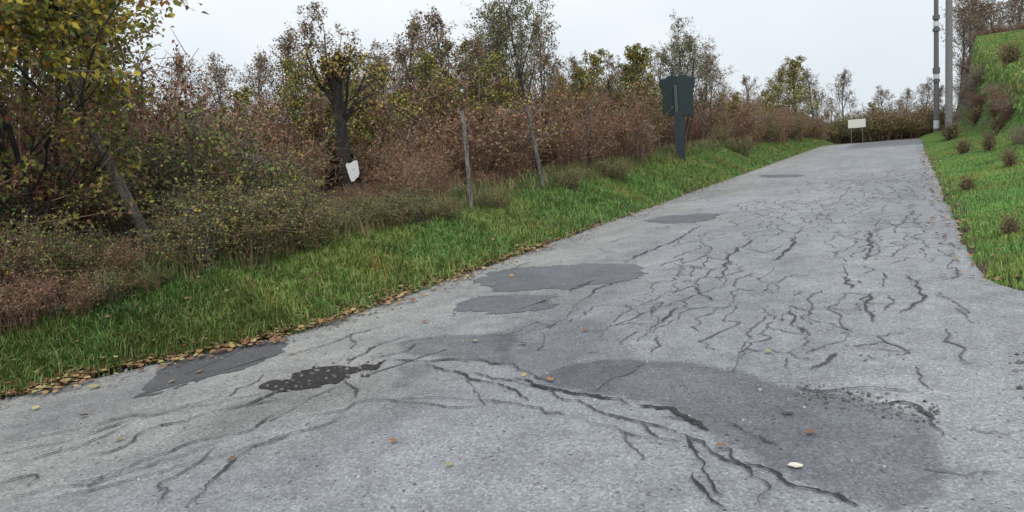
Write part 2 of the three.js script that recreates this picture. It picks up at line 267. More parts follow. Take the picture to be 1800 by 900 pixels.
{ // alligator cracking: a jittered honeycomb of thin branching cracks, denser in places
  const p = [], uv = [], idx = [], R = rng(77);
  const node = (i, j) => { const cx = 0.2, cz = 0.3; return [-4.7 + i * cx + (hash(i, j, 71) - 0.5) * cx * 1.3, -(3.2 + j * cz + ((i + j) % 2 ? 0.07 : -0.07) + (hash(i, j, 72) - 0.5) * cz * 1.2)]; };
  const edge = (a, b, w) => {
    const n = 9, L = Math.hypot(b[0] - a[0], b[1] - a[1]), nx = -(b[1] - a[1]) / L, nz = (b[0] - a[0]) / L, k0 = p.length / 3, sd = Math.floor(R() * 9999);
    for (let i = 0; i <= n; i++) { const f = i / n, env = Math.sin(f * Math.PI), o = (fbm(f * 3.2, sd, 3, 73) - 0.5) * 0.16 * env + (hash(i, sd, 3) - 0.5) * 0.012, ww = w * (0.4 + 1.2 * fbm(f * 4, sd, 2, 74)) * (0.55 + 0.9 * hash(i, sd, 4)), x = lerp(a[0], b[0], f) + nx * o, z = lerp(a[1], b[1], f) + nz * o; p.push(x + nx * ww, 0.007, z + nz * ww, x - nx * ww, 0.007, z - nz * ww); uv.push(x, z, x + 0.01, z); if (i) { const k = k0 + i * 2; idx.push(k - 2, k, k - 1, k - 1, k, k + 1); } }
  };
  const dense = (x, z) => { const Z = -z, lane = smooth(-3.2, -2.2, x + (fbm(z * 0.6, 2, 2, 76) - 0.5) * 1.6) * smooth(4.6, 5.6, Z) * (1 - smooth(16, 28, Z)); return lane * 1.0 * smooth(0.3, 0.5, fbm(x * 0.9, z * 0.55, 3, 75) + 0.13 * smooth(-1.6, -0.6, x)) + 0.05; };
  for (let j = 0; j < 80; j++) for (let i = 0; i < 26; i++) {
    const a = node(i, j), go = (b, k) => { if (b[0] < 0.38 && a[0] > -4.7 && R() < dense((a[0] + b[0]) / 2, (a[1] + b[1]) / 2) * k) edge(a, b, 0.0032 + 0.0036 * R()); };
    go(node(i, j + 1), 1.15); if ((i + j) % 2) go(node(i + 1, j), 0.75);
  }
  const g = new THREE.BufferGeometry(); g.setAttribute('position', new THREE.Float32BufferAttribute(p, 3)); g.setAttribute('uv', new THREE.Float32BufferAttribute(uv, 2)); g.setIndex(idx); g.computeVertexNormals(); part('crack_network', g, new THREE.MeshStandardMaterial({ color: rgb(0.14, 0.141, 0.146), map: asphaltMap, roughness: 1 }), road, 'stuff');
}

// ---------------------------------------------------------------- plant builder
class Shape3 {
  constructor() { this.p = []; this.c = []; this.i = []; this.u = []; }
  tube(pts, radii, sides, col) {
    let base = this.p.length / 3; const up = new THREE.Vector3(0, 1, 0), t = new THREE.Vector3(), a = new THREE.Vector3(), b = new THREE.Vector3();
    let run = 0; pts.forEach((q, k) => {
      if (k) run += q.distanceTo(pts[k - 1]);
      t.subVectors(pts[Math.min(pts.length - 1, k + 1)], pts[Math.max(0, k - 1)]).normalize();
      a.crossVectors(t, Math.abs(t.y) > 0.9 ? new THREE.Vector3(1, 0, 0) : up).normalize(); b.crossVectors(t, a);
      for (let s = 0; s < sides; s++) { const w = s / sides * Math.PI * 2, r = radii[k], x = Math.cos(w) * r, y = Math.sin(w) * r; this.p.push(q.x + a.x * x + b.x * y, q.y + a.y * x + b.y * y, q.z + a.z * x + b.z * y); const v = 0.85 + 0.3 * hash(s * 7 + k, base, 4); this.c.push(col[0] * v, col[1] * v, col[2] * v); this.u.push(Math.abs(2 * s / sides - 1), run / 0.7); }
      if (k) for (let s = 0; s < sides; s++) { const u = base + (k - 1) * sides + s, v = base + (k - 1) * sides + (s + 1) % sides; this.i.push(u, v, u + sides, v, v + sides, u + sides); }
    });
  }
  leaf(q, size, R, col, droop = 0) {
    const d = new THREE.Vector3(R() - 0.5, (R() - 0.5) * 0.9 - droop, R() - 0.5).normalize(), n = new THREE.Vector3(R() - 0.5, R() * 0.9 + 0.1, R() - 0.5), s = new THREE.Vector3().crossVectors(d, n).normalize().multiplyScalar(size * (0.28 + 0.14 * R())); n.crossVectors(s, d).normalize();
    const k = this.p.length / 3, m = 0.42 * size, f = size * (0.1 + 0.15 * R());
    this.p.push(q.x, q.y, q.z, q.x + d.x * m + s.x + n.x * f, q.y + d.y * m + s.y + n.y * f, q.z + d.z * m + s.z + n.z * f, q.x + d.x * size, q.y + d.y * size, q.z + d.z * size, q.x + d.x * m - s.x + n.x * f, q.y + d.y * m - s.y + n.y * f, q.z + d.z * m - s.z + n.z * f);
    const v = 0.65 + 0.7 * R(); for (let i = 0; i < 4; i++) { this.c.push(col[0] * v, col[1] * v, col[2] * v); this.u.push(0, 0); }
    this.i.push(k, k + 1, k + 2, k, k + 2, k + 3);
  }
  build() { const g = new THREE.BufferGeometry(); g.setAttribute('position', new THREE.Float32BufferAttribute(this.p, 3)); g.setAttribute('color', new THREE.Float32BufferAttribute(this.c, 3)); g.setAttribute('uv', new THREE.Float32BufferAttribute(this.u, 2)); g.setIndex(this.i); g.computeVertexNormals(); return g; }
}
const C = {                                                          // leaf and bark colours (linear)
  yellow: [0.42, 0.34, 0.05], olive: [0.22, 0.21, 0.055], green: [0.115, 0.17, 0.045], darkgreen: [0.055, 0.085, 0.03], orange: [0.40, 0.17, 0.04], rust: [0.29, 0.15, 0.07], maroon: [0.235, 0.10, 0.07], brown: [0.25, 0.148, 0.088], tan: [0.33, 0.25, 0.16], greygreen: [0.19, 0.20, 0.12],
  bark: [0.13, 0.115, 0.10], darkbark: [0.045, 0.04, 0.037], palebark: [0.22, 0.205, 0.195], greytwig: [0.20, 0.18, 0.17], cane: [0.235, 0.152, 0.105], redcane: [0.235, 0.12, 0.085],
};
function pick(R, mix) { let t = R() * mix.reduce((a, m) => a + m[1], 0); for (const m of mix) if ((t -= m[1]) <= 0) return C[m[0]]; return C[mix[0][0]]; }
// a tree: trunk and limbs in one mesh, twigs in another, leaves in a third
function treeShapes(o) {
  const R = rng(o.seed), wood = new Shape3(), twig = new Shape3(), crown = new Shape3();
  const bark = C[o.bark || 'bark'], tw = C[o.twig || 'greytwig'];
  const H = o.height, clear = o.clear ?? 0.25, levels = o.levels ?? 4;
  function grow(q, d, len, rad, level) {
    const n = [9, 6, 4, 2, 1][level], pts = [q.clone()], rr = [rad], dirs = [d.clone()]; let p = q.clone(), dir = d.clone();
    for (let i = 1; i <= n; i++) {
      const w = [0.10, 0.2, 0.26, 0.3, 0.3][level] * (o.crooked ?? 1);
      dir.x += (R() - 0.5) * w * 2; dir.z += (R() - 0.5) * w * 2; dir.y += (R() - 0.5) * w + [0.03, 0.08, 0.06, 0.03, 0][level] * (o.rise ?? 1); dir.normalize();
      p = p.clone().addScaledVector(dir, len / n); pts.push(p); rr.push(Math.max(0.0025, rad * (1 - i / n * [o.taper ?? 0.75, 0.72, 0.7, 0.6, 0.6][level]))); dirs.push(dir.clone());
    }
    if (level < 2) wood.tube(pts, rr, level ? 6 : 9, bark); else twig.tube(pts, rr, level === 2 ? 4 : 3, tw);
    if (level < levels) {
      const kids = (o.kids || [11, 7, 6, 4])[level];
      for (let k = 0; k < kids; k++) {
        const f = level ? 0.2 + 0.8 * (k + R()) / kids : clear + (1 - clear) * (k + R() * 0.9) / kids, at = f * n, i = Math.min(n - 1, Math.floor(at)), b = pts[i].clone().lerp(pts[i + 1], at - i);
        const az = R() * 6.283, spread = (level ? 0.5 + 0.5 * R() : lerp(o.spread ?? 1.0, 0.35, f)) , a = new THREE.Vector3(Math.cos(az), 0, Math.sin(az)); if (!level && o.bias) { a.x += o.bias[0]; a.z += o.bias[1]; } a.addScaledVector(dirs[i], -a.dot(dirs[i])).normalize();
        const nd = dirs[i].clone().multiplyScalar(Math.cos(spread)).addScaledVector(a, Math.sin(spread)).normalize();
        const L = level ? len * (0.62 - 0.3 * f) * (0.7 + 0.6 * R()) : H * (o.limb ?? 0.42) * (1.1 - 0.75 * (f - clear) / (1 - clear)) * (0.75 + 0.5 * R());
        if (!level && o.keep && !o.keep(nd, f)) continue;
        grow(b, nd, L, Math.max(0.003, rr[i] * [0.45, 0.5, 0.5, 0.6][level]), level + 1);
      }
    }
    if (level >= levels - 1 && o.leaves) {
      const m = o.leaves * (0.4 + 1.2 * R()), low = o.leafy ? o.leafy(p, R) : 1;
      for (let k = 0; k < m * low; k++) { const b = pts[Math.floor(R() * (n + 1))], s = o.leafSize * (0.6 + 0.8 * R()), j = o.leafSize * 2.2; crown.leaf(new THREE.Vector3(b.x + (R() - 0.5) * j, b.y + (R() - 0.5) * j, b.z + (R() - 0.5) * j), s, R, pick(R, o.mix(p, R)), 0.25); }
    }
  }
  const lean = new THREE.Vector3(o.lean ? o.lean[0] : 0, 1, o.lean ? o.lean[1] : 0).normalize();
  (o.stems || [1]).forEach((s, i) => { const d = lean.clone(); if (i) { d.x += (R() - 0.5) * 0.5; d.z += (R() - 0.5) * 0.5; d.normalize(); } grow(new THREE.Vector3(i ? (R() - 0.5) * 0.4 : 0, -0.15, i ? (R() - 0.5) * 0.4 : 0), d, H * s, (o.radius ?? H * 0.018) * s, 0); });
  return { wood: wood.build(), twig: twig.build(), crown: o.leaves ? crown.build() : null };
}
function plantTree(shapes, name, label, pos, turn, scale, group, leafMat = M.leaf) {
  const t = thing(name, label, 'tree', pos, turn, group); t.scale.setScalar(scale);
  part('trunk', shapes.wood, M.bark, t); part('twigs', shapes.twig, M.twig, t, 'stuff'); if (shapes.crown) part('crown', shapes.crown, leafMat, t, 'stuff'); return t;
}
// a shrub: arching canes with side shoots and small leaves
function shrubShapes(o) {
  const R = rng(o.seed), canes = new Shape3(), leaves = new Shape3();
  for (let k = 0; k < o.canes; k++) {
    const az = R() * 6.283, r0 = Math.sqrt(R()) * o.base, h = o.height * (0.45 + 0.65 * R()), out = o.arch * (0.2 + R()), col = pick(R, o.cane);
    const pts = [], rr = [], n = 4, x0 = Math.cos(az) * r0, z0 = Math.sin(az) * r0, bx = (R() - 0.5) * 0.5, bz = (R() - 0.5) * 0.5;
    for (let i = 0; i <= n; i++) { const f = i / n; pts.push(new THREE.Vector3(x0 + Math.cos(az) * out * f * f + bx * f * (1 - f) * 2 + (R() - 0.5) * 0.06, h * (1 - (1 - f) ** 1.7) * (1 - 0.18 * f * f * out) - 0.05 * (1 - f), z0 + Math.sin(az) * out * f * f + bz * f * (1 - f) * 2 + (R() - 0.5) * 0.06)); rr.push(0.0125 * (1 - 0.72 * f)); }
    canes.tube(pts, rr, 3, col);
    for (let s = 0; s < o.shoots; s++) {
      const f = 0.15 + 0.85 * R(), i = Math.min(n - 1, Math.floor(f * n)), q = pts[i].clone().lerp(pts[i + 1], f * n - i), d = new THREE.Vector3(R() - 0.5, R() * 0.7 - 0.1, R() - 0.5).normalize(), L = 0.2 + 0.4 * R(), e = q.clone().addScaledVector(d, L), m = q.clone().lerp(e, 0.5); m.y += 0.03;
      canes.tube([q, e], [0.0062, 0.0025], 3, col);
      const cl = R() < 0.5 ? pick(R, o.mix) : null;
      for (let l = 0; l < o.leaves; l++) { const w = q.clone().lerp(e, 0.2 + 0.9 * R()); w.x += (R() - 0.5) * 0.1; w.y += (R() - 0.5) * 0.1; w.z += (R() - 0.5) * 0.1; leaves.leaf(w, o.leafSize * (0.6 + 0.8 * R()), R, cl || pick(R, o.mix), 0.15); }
    }
  }
  return { canes: canes.build(), leaves: leaves.build() };
}
function plantShrub(s, name, label, pos, turn, scale, group, category = 'shrub') {
  const t = thing(name, label, category, pos, turn, group); t.scale.set(...scale);
  part('canes', s.canes, M.twig, t, 'stuff'); part('leaves', s.leaves, M.dryLeaf, t, 'stuff'); return t;
}

const greyS = shrubShapes({ seed: 340, canes: 60, base: 0.55, height: 1.3, arch: 0.6, shoots: 7, leaves: 1.2, leafSize: 0.05, cane: [['greytwig', 3], ['cane', 2]], mix: [['brown', 3], ['olive', 1], ['tan', 1]] });
const pixel = p => { const x = p.x - EYE.x, y = p.y - EYE.y, z = p.z - EYE.z, c = new THREE.Vector3().addScaledVector(rightC, x).addScaledVector(upC, y).addScaledVector(fwdC, -z); return [900 + FPX * c.x / -c.z, 450 - FPX * c.y / -c.z, -c.z]; };
const maple = onLand(288, 478), darkTree = onLand(618, 350);
// sight of these trunks stays open, as in the photograph: [from x, to x, above y, nearer than]
const open = [[180, 320, 460, depthOf(maple) + 0.2], [570, 655, 325, depthOf(darkTree) + 0.3], [800, 840, 366, 30], [915, 965, 322, 17], [1145, 1245, 288, 34]];
const blocks = (x, y, z, w, h) => { const [px, py, d] = pixel({ x, y: y + h, z }), half = 1.25 * w / d * FPX; return open.some(o => d < o[3] && px + half > o[0] && px - half < o[1] && py < o[2]); };
// ---------------------------------------------------------------- thicket along the left verge
const brown = [1, 2, 3].map(k => shrubShapes({ seed: 200 + k, canes: 72, base: 0.55, height: 1.7, arch: 0.75, shoots: 7, leaves: 2.6, leafSize: 0.056, cane: [['cane', 3], ['redcane', 2], ['greytwig', 1]], mix: [['brown', 7], ['maroon', 2.4], ['rust', 1], ['olive', 1.6], ['tan', 1]] }));
const oliveS = [1, 2].map(k => shrubShapes({ seed: 300 + k, canes: 50, base: 0.55, height: 1.5, arch: 0.7, shoots: 9, leaves: 5.5, leafSize: 0.05, cane: [['cane', 2], ['bark', 2]], mix: [['olive', 5], ['green', 4.2], ['brown', 1.6], ['yellow', 0.5]] }));
const redS = [1].map(k => shrubShapes({ seed: 330 + k, canes: 60, base: 0.5, height: 1.8, arch: 0.6, shoots: 8, leaves: 4, leafSize: 0.055, cane: [['redcane', 3], ['cane', 1]], mix: [['maroon', 4], ['rust', 2], ['brown', 4]] }));
{
  const R = rng(900);
  const rows = [[0.0, 0.9, 0.72], [1.1, 1.15, 0.95], [2.8, 1.5, 1.15], [5.4, 1.9, 1.4], [7.4, 2.1, 1.45], [10.5, 2.6, 1.6]];   // behind the front line, spacing, size
  const front = [[0, 1.7], [4.5, 1.55], [7, 1.65], [10, 1.75], [15, 1.9], [20, 1.55], [28, 1.35], [40, 1.2], [58, 1.0]];
  for (const [back, step, size] of rows) for (let Z = Math.max(1.8, (back + 6.4) * 0.36); Z < 63; Z += step * (0.75 + 0.5 * R()) * (1 + Math.max(0, Z - 22) * 0.018)) {
    const x = table(LEFT, Z) - table(front, Z) - 0.35 - back - (R() - 0.5) * 0.6 * (1 + back * 0.2), z = -Z + (R() - 0.5) * 0.3, s = size * (0.8 + 0.4 * R()), g = fbm(x * 0.35, z * 0.35, 2, 71), y = land(x, z) - 0.03;
    const greenish = back < 2 && Z < 8.6 && Z > 4.6 ? 0.75 : Z < 4.6 ? 0.45 : Z > 27 && back < 2 ? 0.35 : 0.1, reddish = back > 2 ? 0.3 : 0.06, t = R();
    let s2 = s * (back < 0.5 && Z < 9 ? 0.72 : back < 2 && Z > 12 ? 1.15 : 1); const turn = R() * 6.28;
    if (blocks(x, y, z, s2 * 0.6, s2 * 1.6)) { s2 *= 0.55; if (blocks(x, y, z, s2 * 0.5, s2 * 1.5)) { s2 *= 0.5; if (blocks(x, y, z, s2 * 0.4, s2 * 1.3)) continue; } }
    const sc = [s2, s2 * (0.9 + 0.25 * R()), s2];
    const where = (back < 0.5 ? 'at the grass edge ' : back < 2 ? 'just inside the thicket ' : 'deep in the thicket ') + (Z < 5.2 ? 'beside the leaning yellow tree' : Z < 8.8 ? 'near the dark trunk with white sheet' : Z < 12.5 ? 'near the pale leaning post' : Z < 18 ? 'near the thin grey post' : Z < 27 ? 'around the green board sign' : 'between green board and road crest');
    if (t < greenish) plantShrub(oliveS[Math.floor(R() * 2)], 'olive_shrub', 'olive green bush ' + where, [x, y, z], turn, sc, 'olive bushes in the thicket');
    else if (t < greenish + reddish) plantShrub(redS[0], 'red_shrub', 'dull red shrub ' + where, [x, y, z], turn, sc, 'red shrubs in the thicket');
    else plantShrub(brown[Math.floor(R() * 3)], 'bramble_bush', 'brown bramble bush ' + where, [x, y, z], turn, sc, 'bramble bushes in the thicket');
  }
}

for (const [px, py, s] of [[395, 470, 0.5], [430, 460, 0.52], [470, 452, 0.5], [508, 440, 0.48], [545, 428, 0.36], [350, 480, 0.4], [450, 470, 0.3], [530, 446, 0.3], [600, 418, 0.22], [650, 408, 0.26], [690, 402, 0.3], [735, 396, 0.28], [780, 390, 0.24], [870, 372, 0.26], [1000, 336, 0.3], [1080, 318, 0.36], [1300, 275, 0.5], [585, 400, 0.26], [622, 392, 0.24], [660, 392, 0.3], [705, 390, 0.32], [350, 462, 0.42], [228, 500, 0.16], [190, 500, 0.26], [150, 500, 0.34], [105, 512, 0.3], [60, 515, 0.34], [15, 522, 0.36], [-20, 540, 0.36], [80, 545, 0.2], [121, 560, 0.22], [41, 575, 0.25], [-11, 590, 0.25], [201, 530, 0.2], [10, 555, 0.3], [261, 512, 0.16], [320, 470, 0.3], [565, 385, 0.3]]) { const q = onLand(px, py); plantShrub(px < 250 && px % 3 ? brown[Math.abs(px) % 3] : oliveS[Math.abs(px) % 2], 'low_bush', px < 300 ? 'low weed bush at the foot of the leaning yellow tree' : px < 690 ? 'low olive weed bush on the verge between leaning tree and white sheet' : px < 960 ? 'low olive weed clump in the grass near the grey posts' : 'low olive weed clump in the grass near the green board', [q.x, q.y - 0.02, q.z], px, [s * 1.3, s, s * 1.3], 'low weed bushes on the verge', 'bush'); }
for (const [px, d, s] of [[805, 15, 0.95], [838, 16.5, 1.0], [868, 15.5, 0.95], [855, 19, 1.1], [820, 19.5, 1.1], [790, 17.5, 1.05], [895, 18, 1.05]]) { const q = alongRay(px, 280, d); plantShrub(brown[px % 3], 'bramble_bush', 'brown bramble bush in the gap between the two grey posts', [q.x, land(q.x, q.z) - 0.03, q.z], px, [s * 1.25, s, s * 1.25], 'bramble bushes in the thicket'); }
// ---------------------------------------------------------------- trees
const low = (...a) => a;
// leaning tree over the verge with yellow-green leaves
{
  const b = maple;
  const s = treeShapes({ seed: 11, height: 3.4, radius: 0.062, taper: 0.6, crooked: 1.2, clear: 0.5, bias: [0.5, -0.27], bark: 'bark', leaves: 13, leafSize: 0.066, lean: [-0.19, 0.11], spread: 1.5, limb: 0.44, rise: 0.3, kids: [22, 6, 5, 0], levels: 3, mix: (p, R) => p.y > 2.2 && p.x > 0.7 ? low(['orange', 3], ['rust', 2], ['yellow', 2], ['olive', 1]) : low(['yellow', 6], ['olive', 4], ['green', 1.6], ['orange', 0.6]) });
  plantTree(s, 'maple_tree', 'leaning slender tree with yellow and orange leaves over the verge', [b.x, b.y, b.z], 0, 1);
}
// darker leafy saplings and vines beside it
{
  const s = treeShapes({ seed: 21, height: 4.4, radius: 0.05, clear: 0.1, leaves: 8, leafSize: 0.062, spread: 1.2, limb: 0.36, kids: [14, 6, 5, 0], levels: 3, bark: 'darkbark', twig: 'cane', mix: () => low(['darkgreen', 1], ['olive', 5], ['brown', 4], ['green', 2], ['maroon', 1.5], ['yellow', 1.4]) });
  const R = rng(31);
  for (const [px, depth, sc] of [[60, 7.6, 0.8], [-30, 7.0, 0.9], [30, 8.6, 1.0], [120, 9.6, 0.95], [-50, 8.2, 1.1], [-110, 9.5, 1.25], [75, 11, 1.25], [180, 11.5, 0.8], [-20, 10.5, 1.2]]) {
    const q = alongRay(px, 420, depth), y = land(q.x, q.z); plantTree(s, 'sapling', 'dense dark sapling with olive and brown leaves beside the leaning yellow tree', [q.x, y, q.z], R() * 6.28, sc, 'dark saplings around the leaning tree');
  }
}
// trees behind the thicket: [pixel x, top pixel y, depth, kind]
const kinds = {
  bare: [1, 2].map(k => treeShapes({ seed: 40 + k, height: 6, clear: 0.25, leaves: 0.5, leafSize: 0.10, spread: 0.75, limb: 0.45, rise: 1.6, twig: 'greytwig', mix: () => low(['brown', 2], ['greygreen', 2], ['rust', 1]) })),
  brown: [1, 2].map(k => treeShapes({ seed: 50 + k, height: 6, clear: 0.15, leaves: 3.6, leafSize: 0.09, spread: 0.9, limb: 0.44, kids: [12, 7, 5, 3], rise: 1.4, mix: p => p.y > 4.6 ? low(['brown', 2], ['greygreen', 1]) : low(['brown', 4], ['rust', 2], ['olive', 3], ['maroon', 1], ['yellow', 0.7]), leafy: p => p.y > 4.4 ? 0.35 : 1 })),
  olive: [1, 2].map(k => treeShapes({ seed: 60 + k, height: 5, clear: 0.03, leaves: 4.2, leafSize: 0.105, spread: 1.15, limb: 0.5, kids: [11, 7, 5, 3], mix: p => low(['olive', 5], ['green', 2.2], ['yellow', 1.5], ['brown', 1.6]), leafy: p => p.y > 4 ? 0.5 : 1 })),
  tall: [1].map(k => treeShapes({ seed: 70 + k, height: 7, clear: 0.25, leaves: 2.2, leafSize: 0.09, spread: 0.75, limb: 0.5, rise: 1.9, stems: [1, 0.85, 0.8], kids: [8, 6, 5, 3], mix: () => low(['greygreen', 6], ['olive', 3], ['brown', 1]) })),
};
const kindHeight = { bare: 6, brown: 6, olive: 5, tall: 7 }, kindText = {
  bare: ['bare_tree', 'nearly bare grey twigged tree', 'bare trees behind the thicket'],
  brown: ['autumn_tree', 'brown leaved autumn tree', 'autumn trees behind the thicket'],
  olive: ['olive_tree', 'bushy olive green tree', 'olive green trees behind the thicket'],
  tall: ['tall_tree', 'tall many stemmed sparse leaved tree', 'tall sparse trees behind the thicket'],
};
{
  const R = rng(400);
  const list = [
    [330, 125, 24, 'bare'], [385, 118, 27, 'bare'], [440, 120, 25, 'bare'], [490, 88, 20, 'bare'], [525, 130, 17, 'olive'], [575, 40, 19, 'brown'], [650, 100, 22, 'bare'], [665, 130, 17, 'olive'], [705, 68, 21, 'bare'], [735, 100, 18, 'brown'], [800, 30, 18, 'brown'], [835, 95, 20, 'olive'],
    [905, 0, 19, 'tall'], [955, 60, 24, 'bare'], [870, 60, 22, 'brown'], [1000, 120, 26, 'bare'], [1045, 100, 23, 'olive'], [1105, 92, 24, 'olive'], [1190, 66, 25, 'tall'], [1230, 100, 30, 'bare'], [1150, 100, 30, 'brown'], [1290, 168, 33, 'olive'], [1315, 142, 40, 'brown'], [1340, 165, 44, 'olive'], [1400, 108, 47, 'olive'], [1378, 125, 52, 'brown'], [1430, 135, 54, 'bare'], [1438, 170, 56, 'brown'], [1365, 130, 50, 'bare'], [1460, 180, 62, 'brown'], [1482, 138, 68, 'bare'], [600, 125, 18, 'olive'], [745, 120, 16, 'olive'], [815, 80, 17, 'brown'], [860, 120, 17, 'olive'], [930, 110, 18, 'brown'], [1070, 120, 22, 'brown'], [1010, 130, 21, 'olive'], [425, 165, 18, 'olive'], [1130, 95, 24, 'olive'], [770, 95, 19, 'olive'], [985, 150, 24, 'olive'], [1245, 120, 30, 'brown'],
    [1530, 184, 62, 'olive'], [1560, 160, 66, 'bare'], [1590, 165, 68, 'bare'], [1620, 150, 66, 'bare'], [1575, 178, 75, 'bare'], [1648, 160, 72, 'bare'],
  ];
  for (const [px, py, depth, kind] of list) {
    const top = alongRay(px, py, depth); let x = top.x, z = top.z; const y = land(x, z), h = Math.max(1.5, top.y - y), where = px < 500 ? 'past the leaning yellow tree' : px < 690 ? 'behind the dark trunk with white sheet' : px < 880 ? 'behind the pale leaning post' : px < 1020 ? 'behind the thin grey post' : px < 1270 ? 'behind the green board sign' : 'between green board and road crest', a = kinds[kind], [name, label, group] = kindText[kind], far = depth > 55;
    plantTree(a[Math.floor(R() * a.length)], name, far ? (kind === 'olive' ? 'small round olive tree past the road crest beside white sign' : 'bare grey tree standing beyond the crest of the road') : label + ' ' + where, [x, y, z], R() * 6.28, h / (kindHeight[kind] * 1.02), far ? 'trees beyond the road crest' : group, M.dryLeaf);
  }
}
// dark trunk with the white notice
{
  const b = darkTree, y = land(b.x, b.z);
  const s = treeShapes({ seed: 83, height: 2.5, radius: 0.135, taper: 0.3, crooked: 0.7, clear: 0.6, bark: 'darkbark', twig: 'darkbark', leaves: 1.2, leafSize: 0.07, lean: [-0.05, 0.06], spread: 1.2, limb: 0.46, kids: [8, 5, 5, 3], mix: p => low(['olive', 4], ['brown', 3], ['yellow', 1.5], ['rust', 1]) });
  plantTree(s, 'dark_tree', 'dark trunked tree with a torn white sheet fixed low on it', [b.x, y, b.z], 0, 1, undefined, M.dryLeaf);
  const c = alongRay(620, 301, depthOf(b) - 0.2), t = thing('notice_sheet', 'torn white sheet fixed to the dark tree trunk above the bushes', 'notice', [c.x, c.y, c.z], 0);
  t.lookAt(EYE.x, c.y, EYE.z);
  const sh = new THREE.Shape([[-0.12, 0.13], [-0.10, 0.17], [-0.03, 0.16], [0.05, 0.205], [0.115, 0.2], [0.12, 0.08], [0.125, -0.04], [0.10, -0.11], [0.04, -0.16], [0.0, -0.2], [-0.05, -0.2], [-0.075, -0.11], [-0.10, 0.02]].map(p => new THREE.Vector2(...p)));
  const g = new THREE.ExtrudeGeometry(sh, { depth: 0.006, bevelEnabled: false, curveSegments: 2 });
  part('sheet', g, new THREE.MeshStandardMaterial({ color: rgb(0.72, 0.76, 0.78), roughness: 0.6, side: THREE.DoubleSide }), t);
  const bar = new THREE.Mesh(new THREE.CylinderGeometry(0.006, 0.006, 0.02, 8).rotateX(Math.PI / 2)); 
  for (const [x, yy] of [[-0.07, 0.15], [0.08, 0.15]]) part('nail', bar.geometry.clone().translate(x, yy, 0.008), new THREE.MeshStandardMaterial({ color: 0x3a3634, roughness: 0.6, metalness: 0.6 }), t);
}
// weathered posts standing in the brush
function post(top, bottom, w, label, pale) {
  const b = onLand(...bottom), d = depthOf(b), t = alongRay(top[0], top[1], d + 0.02), R = rng(top[0]), s = new Shape3(), pts = [], rr = [], n = 10, r = w / FPX * d / 2;
  for (let i = 0; i <= n; i++) { const f = i / n; pts.push(new THREE.Vector3(lerp(0, t.x - b.x, f) + (R() - 0.5) * r * 0.7, lerp(-0.2, t.y - b.y, f), lerp(0, t.z - b.z, f) + (R() - 0.5) * r * 0.7)); rr.push(r * (1.12 - 0.25 * f) * (0.9 + 0.2 * R())); }
  pts.push(pts[n].clone().add(new THREE.Vector3(0, 0.012, 0))); rr.push(0.001);
  s.tube(pts, rr, 9, pale); const o = part(numbered('wooden_post'), s.build(), M.bark, scene); o.position.copy(b); tag(o, label, 'post', 'old posts in the brush');
}
post([812, 195], [830, 378], 8, 'pale weathered leaning post at the edge of the brown brush', C.palebark);
post([926, 185], [958, 338], 7.5, 'strongly leaning thin grey post in front of the brambles', [0.165, 0.158, 0.148]);
post([1036, 188], [1042, 300], 9, 'short dark wooden post sunk in the brambles', [0.075, 0.072, 0.06]);
post([1108, 195], [1117, 262], 6, 'thin pale stick post deep in the brambles near green signboard', [0.22, 0.19, 0.17]);

